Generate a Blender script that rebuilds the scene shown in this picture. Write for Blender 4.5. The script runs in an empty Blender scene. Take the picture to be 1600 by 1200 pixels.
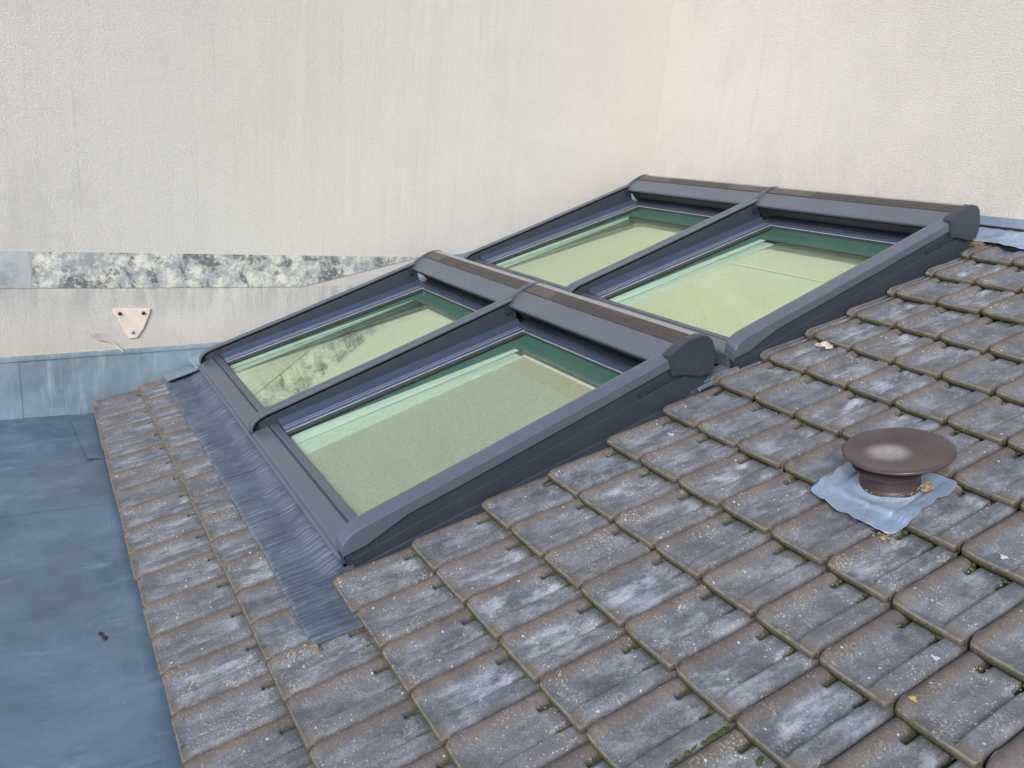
import bpy, bmesh, math, random
import numpy as np
from mathutils import Vector, Matrix
random.seed(7); rng = np.random.default_rng(7)
sc = bpy.context.scene
col = sc.collection

# ------------------------------------------------------------ camera, sky, sun, exposure
PITCH = 0.3370                                   # slope of the tiled roof
CAM = (2.643, -0.299, 1.832)
R3 = ((0.5080, -0.8160, -0.2740), (0.8570, 0.5110, 0.0680), (0.0840, -0.2690, 0.9590))
def set_camera():
    a, b, c = 1.012, -0.273, -0.088
    rz = Matrix.Rotation(a, 3, 'Z'); rx = Matrix.Rotation(b, 3, 'X'); ry = Matrix.Rotation(c, 3, 'Y')
    R = rz @ rx @ ry
    right, fwd, up = R.col[0], R.col[1], R.col[2]
    M = Matrix((( right[0], up[0], -fwd[0], CAM[0]), (right[1], up[1], -fwd[1], CAM[1]),
                (right[2], up[2], -fwd[2], CAM[2]), (0, 0, 0, 1)))
    cd = bpy.data.cameras.new('camera'); co = bpy.data.objects.new('camera', cd); col.objects.link(co)
    co.matrix_world = M
    cd.sensor_fit = 'HORIZONTAL'; cd.sensor_width = 36; cd.lens = 36 * 1248.4 / 1600
    cd.clip_start = .02; cd.clip_end = 500
    sc.camera = co
set_camera()
SUN_EL, SUN_AZ = math.radians(30), math.radians(139)     # azimuth clockwise from +Y
w = bpy.data.worlds.new('World'); sc.world = w; w.use_nodes = True
nt = w.node_tree; bg = nt.nodes['Background']
sky = nt.nodes.new('ShaderNodeTexSky'); sky.sky_type = 'NISHITA'; sky.sun_disc = False
sky.sun_elevation = SUN_EL; sky.sun_rotation = SUN_AZ; sky.air_density = 1.0; sky.dust_density = 1.0
nt.links.new(sky.outputs[0], bg.inputs[0]); bg.inputs[1].default_value = 0.14
sd = bpy.data.lights.new('sun', 'SUN'); sd.energy = 2.1; sd.angle = math.radians(24); sd.color = (1, .955, .90)
so = bpy.data.objects.new('sun', sd); col.objects.link(so)
dirv = Vector((math.sin(SUN_AZ) * math.cos(SUN_EL), math.cos(SUN_AZ) * math.cos(SUN_EL), math.sin(SUN_EL)))
so.rotation_euler = dirv.to_track_quat('Z', 'Y').to_euler(); so.location = dirv * 20
sc.view_settings.view_transform = 'Standard'; sc.view_settings.look = 'None'
sc.view_settings.exposure = 0.52; sc.view_settings.gamma = 1.0; sc.view_settings.use_curve_mapping = False
sc.render.engine = 'CYCLES'
sc.cycles.max_bounces = 10; sc.cycles.transparent_max_bounces = 12

# ------------------------------------------------------------ helpers
def mesh_obj(name, verts, faces, m, parent=None, smooth=False, bevel=0, loc=None):
    me = bpy.data.meshes.new(name); me.from_pydata([tuple(v) for v in verts], [], [tuple(f) for f in faces]); me.update()
    bm = bmesh.new(); bm.from_mesh(me); bmesh.ops.recalc_face_normals(bm, faces=bm.faces)
    bm.to_mesh(me); bm.free()
    o = bpy.data.objects.new(name, me); col.objects.link(o)
    if m: me.materials.append(m)
    if parent: o.parent = parent
    if smooth: me.polygons.foreach_set('use_smooth', [True] * len(me.polygons))
    if bevel:
        b = o.modifiers.new('bevel', 'BEVEL'); b.width = bevel; b.segments = 2; b.limit_method = 'ANGLE'; b.angle_limit = math.radians(30)
        b.harden_normals = False
    if loc: o.location = loc
    return o
def tag(o, label=None, cat=None, group=None, kind=None):
    if label: o['label'] = label
    if cat: o['category'] = cat
    if group: o['group'] = group
    if kind: o['kind'] = kind
    return o
def empty(name, loc, rx=0, parent=None):
    o = bpy.data.objects.new(name, None); col.objects.link(o); o.location = loc; o.rotation_euler = (rx, 0, 0)
    o.empty_display_size = .1
    if parent: o.parent = parent
    return o
class Geo:
    def __init__(s): s.v = []; s.f = []
    def add(s, v, f):
        n = len(s.v); s.v += [tuple(p) for p in v]; s.f += [tuple(i + n for i in q) for q in f]; return s
    def box(s, x0, x1, y0, y1, z0, z1):
        return s.add([(x0,y0,z0),(x1,y0,z0),(x1,y1,z0),(x0,y1,z0),(x0,y0,z1),(x1,y0,z1),(x1,y1,z1),(x0,y1,z1)],
                     [(0,3,2,1),(4,5,6,7),(0,1,5,4),(1,2,6,5),(2,3,7,6),(3,0,4,7)])
    def prism(s, prof, x0, x1):                      # profile (s, h) extruded across x
        n = len(prof)
        v = [(x0, a, b) for a, b in prof] + [(x1, a, b) for a, b in prof]
        f = [tuple(range(n)), tuple(range(2*n-1, n-1, -1))] + [(i, (i+1) % n, n+(i+1) % n, n+i) for i in range(n)]
        return s.add(v, f)
    def loft(s, rings, cap=True):
        n = len(rings[0]); v = [p for r in rings for p in r]; f = []
        for k in range(len(rings)-1):
            for i in range(n):
                j = (i+1) % n
                f.append((k*n+i, k*n+j, (k+1)*n+j, (k+1)*n+i))
        if cap: f += [tuple(range(n)), tuple(range(len(v)-1, len(v)-n-1, -1))]
        return s.add(v, f)
    def tube(s, pts, r, n=8):
        rings = []
        for k, p in enumerate(pts):
            a = Vector(pts[max(k-1, 0)]); b = Vector(pts[min(k+1, len(pts)-1)]); d = (b-a).normalized()
            u = d.orthogonal().normalized() if k == 0 else (pu - d*pu.dot(d)).normalized()
            pu = u; w_ = d.cross(u)
            rings.append([tuple(Vector(p) + r*(math.cos(t)*u + math.sin(t)*w_)) for t in [2*math.pi*i/n for i in range(n)]])
        return s.loft(rings)
    def lathe(s, prof, n=48, c=(0,0)):
        rings = [[(c[0]+r*math.cos(2*math.pi*i/n), c[1]+r*math.sin(2*math.pi*i/n), z) for i in range(n)] for r, z in prof]
        return s.loft(rings)
    def build(s, name, m, parent=None, **k): return mesh_obj(name, s.v, s.f, m, parent, **k)
def grid(name, X, Y, Z, m, parent=None, smooth=True, thick=0):
    """X, Y, Z are 2-D arrays"""
    nv, nu = X.shape
    verts = np.stack([X, Y, Z], -1).reshape(-1, 3)
    idx = np.arange(nv*nu).reshape(nv, nu)
    q = np.stack([idx[:-1,:-1], idx[:-1,1:], idx[1:,1:], idx[1:,:-1]], -1).reshape(-1, 4)
    o = mesh_obj(name, verts.tolist(), q.tolist(), m, parent, smooth)
    if thick:
        s = o.modifiers.new('solid', 'SOLIDIFY'); s.thickness = thick; s.offset = -1
    return o
def snoise(x, y, seed=0, oct=3):
    """cheap smooth 2-D noise from sines, for geometry"""
    r = np.random.default_rng(seed); out = 0; amp = 1; f = 1
    for _ in range(oct):
        for _ in range(4):
            a = r.uniform(0, 2*np.pi); ph = r.uniform(0, 2*np.pi); k = f*r.uniform(.7, 1.4)
            out = out + amp*np.sin(k*(x*np.cos(a)+y*np.sin(a))+ph)/4
        amp *= .5; f *= 2.1
    return out

# ------------------------------------------------------------ materials
class NT:
    def __init__(s, name):
        s.m = bpy.data.materials.new(name); s.m.use_nodes = True; s.t = s.m.node_tree; s.n = s.t.nodes
        s.b = s.n['Principled BSDF']; s.out = s.n['Material Output']
        s.co = s.n.new('ShaderNodeTexCoord')
    def link(s, a, b): s.t.links.new(a, b); return s
    def vec(s, src='Object', scale=(1,1,1), rot=(0,0,0), loc=(0,0,0)):
        mp = s.n.new('ShaderNodeMapping'); s.link(s.co.outputs[src], mp.inputs[0])
        mp.inputs['Scale'].default_value = scale; mp.inputs['Rotation'].default_value = rot; mp.inputs['Location'].default_value = loc
        return mp.outputs[0]
    def noise(s, v, scale=5, detail=4, rough=.6, dist=0, out=0):
        k = s.n.new('ShaderNodeTexNoise'); s.link(v, k.inputs['Vector']); k.inputs['Scale'].default_value = scale
        k.inputs['Detail'].default_value = detail; k.inputs['Roughness'].default_value = rough; k.inputs['Distortion'].default_value = dist
        return k.outputs[out]
    def voro(s, v, scale=5, rnd=1, feat='F1'):
        k = s.n.new('ShaderNodeTexVoronoi'); s.link(v, k.inputs['Vector']); k.inputs['Scale'].default_value = scale
        k.feature = feat; k.inputs['Randomness'].default_value = rnd
        return k.outputs[0]
    def ramp(s, f, a, b, va=0, vb=1):
        k = s.n.new('ShaderNodeMapRange'); s.link(f, k.inputs[0]); k.interpolation_type = 'SMOOTHSTEP'
        for i, x in zip((1,2,3,4), (a,b,va,vb)): k.inputs[i].default_value = x
        return k.outputs[0]
    def math(s, op, a, b=None, clamp=False):
        k = s.n.new('ShaderNodeMath'); k.operation = op; k.use_clamp = clamp
        for i, x in enumerate((a, b)):
            if x is None: continue
            if isinstance(x, (int, float)): k.inputs[i].default_value = x
            else: s.link(x, k.inputs[i])
        return k.outputs[0]
    def mul(s, *a):
        r = a[0]
        for x in a[1:]: r = s.math('MULTIPLY', r, x)
        return r
    def mix(s, f, a, b, mode='MIX'):
        k = s.n.new('ShaderNodeMix'); k.data_type = 'RGBA'; k.blend_type = mode
        if isinstance(f, (int, float)): k.inputs[0].default_value = f
        else: s.link(f, k.inputs[0])
        for i, x in ((6, a), (7, b)):
            if isinstance(x, tuple): k.inputs[i].default_value = (*x, 1)
            else: s.link(x, k.inputs[i])
        return k.outputs[2]
    def bump(s, h, strength=.3, dist=.01, nrm=None):
        k = s.n.new('ShaderNodeBump'); s.link(h, k.inputs['Height']); k.inputs['Strength'].default_value = strength
        k.inputs['Distance'].default_value = dist
        if nrm: s.link(nrm, k.inputs['Normal'])
        s.link(k.outputs[0], s.b.inputs['Normal']); return k.outputs[0]
    def attr(s, name):
        k = s.n.new('ShaderNodeAttribute'); k.attribute_name = name
        x = s.n.new('ShaderNodeSeparateColor'); s.link(k.outputs['Color'], x.inputs[0])
        return x.outputs[0], x.outputs[1], x.outputs[2], k.outputs['Alpha']
    def sepxyz(s, v):
        k = s.n.new('ShaderNodeSeparateXYZ'); s.link(v, k.inputs[0]); return k.outputs
    def col(s, c):
        if isinstance(c, tuple): s.b.inputs['Base Color'].default_value = (*c, 1)
        else: s.link(c, s.b.inputs['Base Color'])
    def set(s, rough=None, metal=None, spec=None, coat=None):
        for nm, v in (('Roughness', rough), ('Metallic', metal), ('Specular IOR Level', spec), ('Coat Weight', coat)):
            if v is None: continue
            if isinstance(v, (int, float)): s.b.inputs[nm].default_value = v
            else: s.link(v, s.b.inputs[nm])
        return s

def mat_render_wall(name, seed, side):
    """scratched render; y/x run along the wall, z up"""
    t = NT(name); v = t.vec(loc=(seed, seed, seed))
    big = t.noise(v, .55, 3, .5); v = t.vec(loc=(seed, seed, seed))
    c = t.mix(t.ramp(big, .35, .68), (.785, .765, .735), (.83, .81, .775))
    med = t.noise(v, 2.4, 5, .65)
    c = t.mix(t.ramp(med, .42, .72, 0, .28), c, (.66, .645, .62))
    # water streaks running down the wall
    st = t.vec(scale=(7, 7, .32), loc=(seed, 1, 2))
    s1 = t.noise(st, 1.6, 6, .72)
    s2 = t.noise(t.vec(scale=(26, 26, .8)), 1.2, 4, .6)
    x = t.sepxyz(t.vec())
    if side == 'side':                              # greyer and algae-stained away from the corner
        m1 = t.ramp(x[1], 4.3, 2.2); zone = t.ramp(t.noise(v, .7, 3, .5), .34, .66, .45, .85)
        f = t.mul(t.ramp(s1, .36, .80), m1, zone); f = t.math('MULTIPLY', f, .42)
        c = t.mix(t.mul(m1, .42), c, (.79, .785, .765))
        c = t.mix(f, c, (.54, .55, .53))
        f2 = t.mul(t.ramp(s2, .56, .84), m1, .28)
        c = t.mix(f2, c, (.36, .38, .36))
        lo = t.ramp(x[2], .55, .36, 0, .55)
        c = t.mix(lo, c, (.76, .67, .56))
        ub = t.mul(t.ramp(x[2], .50, .76), t.ramp(x[2], .80, .785), t.ramp(t.noise(t.vec(scale=(1,6,1.2)), 1.6, 5, .7), .40, .62)); c = t.mix(t.mul(ub, .6), c, (.42, .45, .46))
        corner_glow = t.ramp(x[1], 3.0, 4.6, 0, .36)
        c = t.mix(corner_glow, c, (.77, .69, .60))  # warm reflected glow near the corner, painted into the wall colour
    else:
        f = t.mul(t.ramp(s1, .50, .8), .35); c = t.mix(f, c, (.60, .59, .57))
        g = t.mul(t.ramp(x[2], 2.45, 1.75), t.ramp(t.noise(t.vec(scale=(3,3,1.2)), 1.3, 5, .7), .40, .62), .24)
        c = t.mix(g, c, (.47, .475, .47))
        corner_glow = t.ramp(x[0], -2.2, -3.24, 0, .25); c = t.mix(corner_glow, c, (.77, .685, .60))  # same corner glow painted on the back wall
    # hairline cracks
    crk = t.voro(t.vec(scale=(1,1,.8), loc=(.3,.1,.4)), .55, 1, 'DISTANCE_TO_EDGE')
    wob = t.noise(v, 7, 4, .7); crk = t.math('ADD', crk, t.mul(t.math('SUBTRACT', wob, .5), .03))
    c = t.mix(t.ramp(t.math('ABSOLUTE', crk), 0, .0025, .07, 0), c, (.42, .40, .37))
    g1 = t.noise(t.vec(scale=(1,1,1.2)), 92, 5, .75); g2 = t.noise(v, 230, 3, .6); g3 = t.noise(v, 34, 2, .5)
    h = t.math('ADD', t.mul(t.ramp(g1, .32, .68), .8), t.mul(g2, .35)); h = t.math('ADD', h, t.mul(g3, .3))
    c = t.mix(t.ramp(g1, .36, .48, .42, 0), c, (.50, .49, .475)); c = t.mix(t.ramp(g1, .53, .66, 0, .55), c, (.90, .885, .865))  # grain shading painted in: dark pits and light highlights follow the bump
    t.col(c); t.set(rough=.92, spec=.2); t.bump(h, .95, .0085)
    return t.m
M_wall_side = mat_render_wall('side_render', 3.3, 'side')
M_wall_back = mat_render_wall('back_render', 8.1, 'back')

def mat_zinc(name, base, light, dark, rough=.5, metal=.55, streak=(5,5,.6), bumps=.15):
    t = NT(name); v = t.vec()
    n1 = t.noise(v, 1.7, 6, .68, .4); n2 = t.noise(t.vec(scale=streak), 3, 5, .7); n3 = t.noise(v, 38, 4, .7)
    c = t.mix(t.ramp(n1, .30, .72), dark, base)
    c = t.mix(t.ramp(n2, .52, .78, 0, .7), c, light)
    c = t.mix(t.ramp(n3, .62, .8, 0, .35), c, light)
    c = t.mix(t.ramp(t.noise(t.vec(loc=(9,2,0)), .8, 4, .6), .48, .66, 0, .45), c, tuple(q*.9 for q in (dark[0]*1.35, dark[1]*1.05, dark[2]*.85)))
    dots = t.voro(v, 46); zone = t.ramp(t.noise(v, 2.6, 3, .6), .52, .72)
    c = t.mix(t.mul(t.ramp(dots, .10, .16, 1, 0), zone, .55), c, (.62, .68, .74))
    t.col(c); t.set(rough=t.ramp(n1, .3, .7, rough+.12, rough-.08), metal=metal)
    h = t.math('ADD', t.noise(v, 5, 3, .5), t.mul(n3, .12)); t.bump(h, bumps, .02)
    return t.m
M_flat = mat_zinc('flat_roof_zinc', (.135, .205, .295), (.24, .32, .42), (.072, .115, .17), .34, .10, (3, 1.2, 3))
M_upstand = mat_zinc('upstand_zinc', (.235, .325, .39), (.40, .48, .54), (.13, .18, .225), .5, .08)
M_lead = mat_zinc('lead_sheet', (.31, .41, .55), (.52, .62, .74), (.19, .25, .35), .38, .30, (4, 4, 4), .4)

def mat_tile():
    t = NT('weathered_tile'); v = t.vec()
    r, ridge, nose, pan = t.attr('mask')
    uv = t.n.new('ShaderNodeUVMap'); uv.uv_map = 'UVMap'
    su = t.sepxyz(uv.outputs[0]); r2 = t.attr('tint')
    off = t.n.new('ShaderNodeCombineXYZ'); t.link(t.mul(r, 37.0), off.inputs[0]); t.link(t.mul(r2[1], 19.0), off.inputs[1])
    add = t.n.new('ShaderNodeVectorMath'); add.operation = 'ADD'; t.link(v, add.inputs[0]); t.link(off.outputs[0], add.inputs[1])
    vv = add.outputs[0]
    sc_ = t.n.new('ShaderNodeMapping'); t.link(vv, sc_.inputs[0]); sc_.inputs['Scale'].default_value = (2.3, .9, 1)
    n1 = t.noise(vv, 6, 5, .65); n2 = t.noise(vv, 34, 5, .75); n3 = t.noise(sc_.outputs[0], 6, 5, .7); n4 = t.noise(vv, 150, 3, .7)
    grey = t.mix(t.ramp(n1, .35, .66), (.078, .090, .110), (.152, .168, .198))
    grey = t.mix(t.ramp(n2, .5, .72, 0, .40), grey, (.24, .25, .27))
    grey = t.mix(t.ramp(n2, .47, .30, 0, .55), grey, (.085, .085, .09))
    brown = t.mix(t.ramp(n1, .3, .7), (.102, .079, .065), (.158, .126, .106))
    brown = t.mix(t.ramp(n2, .52, .7, 0, .4), brown, (.105, .082, .070))
    bm = t.math('ADD', t.mul(ridge, .92), t.math('SUBTRACT', t.mul(n1, .5), .28), clamp=True)
    c = t.mix(bm, grey, brown)
    c = t.mix(t.mul(r2[0], .40), c, (.150, .128, .126))
    # pale bloom and painted sky sheen down the pan, stronger on some tiles
    up = t.ramp(su[1], .02, .25, .35, 1)
    bl = t.mul(t.ramp(n3, .42, .68), pan, up, t.ramp(r2[1], .15, .95, .25, 1.0))
    c = t.mix(t.mul(bl, .85), c, (.46, .51, .60))
    # grit and lichen dots
    d1 = t.voro(vv, 75); z1 = t.ramp(n1, .45, .62)
    c = t.mix(t.mul(t.ramp(d1, .12, .22, 1, 0), z1, t.ramp(ridge, .2, .9, .9, .25)), c, (.60, .62, .62))
    d2 = t.voro(vv, 19); c = t.mix(t.mul(t.ramp(d2, .055, .10, 1, 0), .75), c, (.62, .63, .60))
    crust = t.mul(t.ramp(n4, .5, .66), t.ramp(t.noise(vv, 9, 4, .7), .50, .66), r2[2])
    c = t.mix(crust, c, (.58, .54, .46))
    # green-brown growth on the lower edge
    gn = t.mul(nose, t.ramp(n2, .20, .46))
    c = t.mix(t.mul(gn, .96), c, (.052, .053, .020))
    c = t.mix(t.mul(nose, t.ramp(n2, .62, .70), .35), c, (.16, .155, .09))
    c = t.mix(t.mul(t.ramp(n4, .48, .34), .45), c, (.050, .048, .050))
    c = t.mix(t.mul(t.ramp(n4, .54, .68), t.ramp(n2, .4, .6), .35), c, (.42, .43, .45))
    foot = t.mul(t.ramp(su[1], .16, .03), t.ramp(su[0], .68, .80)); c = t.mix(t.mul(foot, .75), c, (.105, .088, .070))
    lip = t.math('MAXIMUM', t.ramp(su[0], .03, .006), t.ramp(su[1], .028, .012)); lip = t.mul(lip, t.math('SUBTRACT', 1.0, t.ramp(su[1], 0, .008, 1, 0)), t.ramp(n2, .35, .55))  # bevel highlight along joint and nose, painted as a pale line
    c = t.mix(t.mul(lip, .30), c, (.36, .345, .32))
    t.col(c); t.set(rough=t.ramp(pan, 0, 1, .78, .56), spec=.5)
    h = t.math('ADD', t.mul(n2, .7), t.mul(n4, .6)); h = t.math('ADD', h, t.mul(n1, .6)); t.bump(h, .65, .006)
    return t.m
M_tile = mat_tile()

def mat_alu(name, c0, c1, rough=.36, metal=.35, dirt=(.30,.29,.27), df=.35):
    t = NT(name); v = t.vec()
    n = t.noise(v, 3, 4, .6); n2 = t.noise(v, 60, 4, .7); n3 = t.noise(v, 9, 5, .7)
    c = t.mix(n, c0, c1); c = t.mix(t.mul(t.ramp(n3, .5, .72), t.ramp(n2, .4, .65), df), c, dirt)
    t.col(c); t.set(rough=t.ramp(n2, .3, .7, rough, rough+.14), metal=metal); t.bump(n2, .05, .002)
    return t.m
M_alu = mat_alu('grey_powder_coat', (.095, .118, .158), (.125, .148, .19), .30, .3, df=.12)
M_alu_side = mat_alu('grey_side_plate', (.038, .052, .072), (.052, .067, .088), .36, df=.10)  # darker coat for side faces: shade against sky-lit tops painted in
M_alu_dark = mat_alu('dark_guide_profile', (.022, .030, .050), (.032, .042, .068), .38, .3, df=.18)
M_strip = mat_alu('blue_grey_profile', (.07, .10, .17), (.10, .135, .21), .3, .5, df=.2)
M_back = mat_alu('dusty_sky_beige_cover', (.30, .285, .275), (.38, .36, .34), .5, .2, (.45,.42,.38), .5)  # beige stands in for reflected sky, with dust over it
M_solar = mat_alu('dusty_solar_film', (.030, .026, .024), (.055, .048, .045), .4, .1, (.28,.25,.22), .55)
M_plate = mat_alu('brown_cover_plate', (.075, .062, .060), (.10, .085, .08), .45, .1)
M_gasket = NT('olive_gasket'); M_gasket.col((.035, .05, .042)); M_gasket.set(rough=.5); M_gasket = M_gasket.m
M_rubber_gap = NT('rubber_and_gap_shade'); M_rubber_gap.col((.012, .013, .015)); M_rubber_gap.set(rough=.6); M_rubber_gap = M_rubber_gap.m
def mat_dark_deck():
    t = NT('dark_underlay'); n = t.noise(t.vec(), 20, 4, .6); t.col(t.mix(n, (.014, .014, .013), (.03, .028, .024))); t.set(rough=.9); return t.m
M_deck = mat_dark_deck()
def mat_apron():
    t = NT('pleated_lead_apron'); v = t.vec(); n = t.noise(v, 4, 5, .65); n2 = t.noise(t.vec(scale=(12, 1.5, 1)), 6, 4, .65); n3 = t.noise(v, 70, 3, .7)
    c = t.mix(t.ramp(n, .35, .68), (.052, .074, .108), (.088, .118, .162)); c = t.mix(t.ramp(n2, .52, .74, 0, .45), c, (.20, .26, .35))
    c = t.mix(t.ramp(n3, .6, .75, 0, .3), c, (.32, .34, .37))
    t.col(c); t.set(rough=.58, metal=.12); t.bump(n3, .1, .003); return t.m
M_apron = mat_apron()
def mat_pane():
    t = NT('green_tinted_glass'); t.n.remove(t.b)
    tr = t.n.new('ShaderNodeBsdfTransparent'); tr.inputs[0].default_value = (.93, .99, .93, 1)
    gl = t.n.new('ShaderNodeBsdfGlossy'); gl.inputs['Roughness'].default_value = .01; gl.inputs[0].default_value = (.86, 1, .90, 1)
    lw = t.n.new('ShaderNodeLayerWeight'); lw.inputs[0].default_value = .5
    ms = t.n.new('ShaderNodeMixShader'); t.link(t.math('ADD', t.mul(t.math('POWER', lw.outputs['Facing'], 4.0), .45), .05), ms.inputs[0])
    t.link(tr.outputs[0], ms.inputs[1]); t.link(gl.outputs[0], ms.inputs[2])
    # dust lying on the pane
    v = t.vec(); d = t.noise(v, 170, 3, .7); z = t.noise(v, 1.6, 4, .6)
    df = t.n.new('ShaderNodeBsdfDiffuse'); df.inputs[0].default_value = (.50, .49, .40, 1)
    f = t.math('ADD', t.mul(t.ramp(d, .42, .66), t.ramp(z, .3, .7, .03, .12)), .012)
    sp = t.voro(v, 22); f = t.math('ADD', f, t.ramp(sp, .02, .035, .5, 0), clamp=True)
    m2 = t.n.new('ShaderNodeMixShader'); t.link(f, m2.inputs[0]); t.link(ms.outputs[0], m2.inputs[1]); t.link(df.outputs[0], m2.inputs[2])
    t.link(m2.outputs[0], t.out.inputs[0]); return t.m
M_pane = mat_pane()
def mat_coated():
    t = NT('solar_control_coating'); t.n.remove(t.b)
    gl = t.n.new('ShaderNodeBsdfGlossy'); gl.inputs['Roughness'].default_value = .012; gl.inputs[0].default_value = (.88, .92, .77, 1)
    df = t.n.new('ShaderNodeBsdfDiffuse'); df.inputs[0].default_value = (.04, .09, .07, 1)
    ms = t.n.new('ShaderNodeMixShader'); ms.inputs[0].default_value = .03
    t.link(gl.outputs[0], ms.inputs[1]); t.link(df.outputs[0], ms.inputs[2]); t.link(ms.outputs[0], t.out.inputs[0]); return t.m
M_coat = mat_coated()
def mat_film(name, colr, f0, f1, scale=90):
    t = NT(name); t.n.remove(t.b)
    tr = t.n.new('ShaderNodeBsdfTransparent')
    df = t.n.new('ShaderNodeBsdfDiffuse'); df.inputs[0].default_value = (*colr, 1)
    ms = t.n.new('ShaderNodeMixShader'); n = t.noise(t.vec(), scale, 3, .75); big = t.noise(t.vec(), 2.2, 4, .6)
    f = t.math('ADD', t.ramp(n, .3, .7, f0, f1), t.mul(t.math('SUBTRACT', big, .5), (f1-f0)*1.2), clamp=True); t.link(f, ms.inputs[0])
    t.link(tr.outputs[0], ms.inputs[1]); t.link(df.outputs[0], ms.inputs[2]); t.link(ms.outputs[0], t.out.inputs[0]); return t.m
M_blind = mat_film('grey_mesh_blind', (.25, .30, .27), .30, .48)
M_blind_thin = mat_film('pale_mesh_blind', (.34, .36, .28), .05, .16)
M_lit_lining_thin = mat_film('lit_lining_film', (.48, .62, .54), .46, .58, 20)  # light on the lining, painted as a thin pale layer
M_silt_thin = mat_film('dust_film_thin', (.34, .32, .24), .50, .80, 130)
def plain(name, c, rough=.6, metal=0, c2=None, scale=20, bump=.2):
    t = NT(name); n = t.noise(t.vec(), scale, 5, .65); c2 = c2 or tuple(x*.75 for x in c)
    t.col(t.mix(t.ramp(n, .3, .7), c, c2)); t.set(rough=rough, metal=metal)
    if bump: t.bump(n, bump, .004)
    return t.m
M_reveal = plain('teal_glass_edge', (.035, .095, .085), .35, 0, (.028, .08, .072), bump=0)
M_shade_wedge = plain('painted_reveal_shade', (.045, .135, .122), .5, 0, (.035, .11, .098), bump=0)  # frame reveal in shade, painted as dark teal
M_lit_lining_seam = plain('lit_lining_and_seam', (.47, .60, .53), .5, 0, (.42, .54, .48), 4, bump=0)  # lit white lining painted pale green; also colours the blind seam
M_steel = plain('steel', (.35, .36, .37), .4, .7)
M_highlight_bead = plain('painted_highlight_bead', (.62, .66, .72), .35, .3, bump=0)
M_white_wire = plain('white_cable_sheath', (.62, .60, .56), .5)
M_wood = plain('weathered_batten', (.30, .20, .12), .8, 0, (.16, .11, .07), 30)
M_mortar = plain('pale_mortar', (.55, .50, .43), .9, 0, (.38, .33, .27), 60, .6)
M_crumb = plain('tan_crumbs', (.36, .29, .20), .9, 0, (.20, .15, .10), 60, .4)
M_moss = plain('moss', (.075, .085, .022), .95, 0, (.035, .042, .012), 120, .8)
M_leaf = plain('rotten_leaf', (.035, .032, .028), .8, 0, (.02, .02, .018), 40)
def mat_vent(name, pale):
    t = NT(name); v = t.vec(); n = t.noise(v, 9, 5, .65); n2 = t.noise(v, 70, 4, .7)
    c = t.mix(t.ramp(n, .3, .7), (.040, .024, .027), (.060, .038, .043))
    if pale:
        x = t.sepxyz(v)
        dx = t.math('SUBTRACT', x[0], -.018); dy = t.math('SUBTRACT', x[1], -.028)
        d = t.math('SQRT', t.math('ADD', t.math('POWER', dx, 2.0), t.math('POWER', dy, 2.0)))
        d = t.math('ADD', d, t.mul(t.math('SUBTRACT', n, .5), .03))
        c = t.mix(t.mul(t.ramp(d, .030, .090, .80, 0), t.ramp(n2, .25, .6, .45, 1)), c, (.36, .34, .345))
        c = t.mix(t.ramp(t.noise(v, 3, 3), .4, .7, 0, .35), c, (.105, .085, .09))
        sp = t.voro(v, 30); c = t.mix(t.ramp(sp, .03, .06, .5, 0), c, (.5, .48, .46))
    t.col(c); t.set(rough=.34, spec=.6); t.bump(n2, .12, .002); return t.m
M_vent = mat_vent('brown_plastic', False); M_cap = mat_vent('brown_plastic_cap', True)
def mat_band():
    t = NT('lichened_zinc_band'); v = t.vec()
    a = t.noise(v, 9, 8, .76, .1); b = t.noise(t.vec(loc=(4,2,1)), 4.5, 7, .74, .1); e = t.noise(t.vec(loc=(1,7,3)), 30, 5, .75)
    x = t.sepxyz(v)
    c = t.mix(t.ramp(b, .35, .65), (.25, .285, .31), (.40, .44, .46))
    old = t.ramp(x[1], -.285, -.265)                   # everything right of the newer panel is overgrown
    c = t.mix(t.mul(t.ramp(a, .42, .60), t.ramp(e, .30, .52), old, .85), c, (.68, .67, .60))
    c = t.mix(t.mul(t.ramp(b, .49, .58), t.ramp(e, .36, .50), old, .9), c, (.085, .095, .11))
    c = t.mix(t.mul(t.ramp(t.voro(v, 26), .18, .30, 1, 0), t.ramp(a, .42, .55), old, .55), c, (.70, .69, .58))
    c = t.mix(t.mul(t.ramp(e, .60, .70), old, .7), c, (.11, .12, .13))
    t.col(c); t.set(rough=.75, metal=.1); t.bump(t.math('ADD', a, e), .3, .01); return t.m
M_band = mat_band()

# ------------------------------------------------------------ frames of reference
S = Vector((0, math.cos(PITCH), math.sin(PITCH))); N = Vector((0, -math.sin(PITCH), math.cos(PITCH)))
def RP(x, s, h): return Vector((float(x), 0, 0)) + float(s)*S + float(h)*N
XW, YC, ZF = -3.24, 4.684, -0.08

# ------------------------------------------------------------ walls (rendered), flat zinc roof
def wall(name, x0, x1, y0, y1, z0, z1, m, label):
    o = Geo().box(x0, x1, y0, y1, z0, z1).build(name, m)
    return tag(o, label, 'wall')
wall('rendered_wall', XW-.35, XW, -7.0, YC+.35, ZF-.4, 7.5, M_wall_side, 'tall side wall of grey-streaked cream render on the left of the roof windows')
wall('rendered_wall', XW+.001, 9.0, YC, YC+.35, .9, 7.5, M_wall_back, 'cleaner cream rendered wall behind the top of the tiled roof')
g = Geo(); g.box(XW, 9.0, -7.0, .6, ZF-.05, ZF)
for x in (-1.72, .32, 2.4, 4.6): g.box(x, x+.03, -7.0, -.02, ZF-.002, ZF+.0065)
for k in (-2.6,): g.box(XW+.02, 9, k, k+.03, ZF-.002, ZF+.006)
tag(g.build('flat_roof', M_flat, bevel=.0012), kind='structure')
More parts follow.
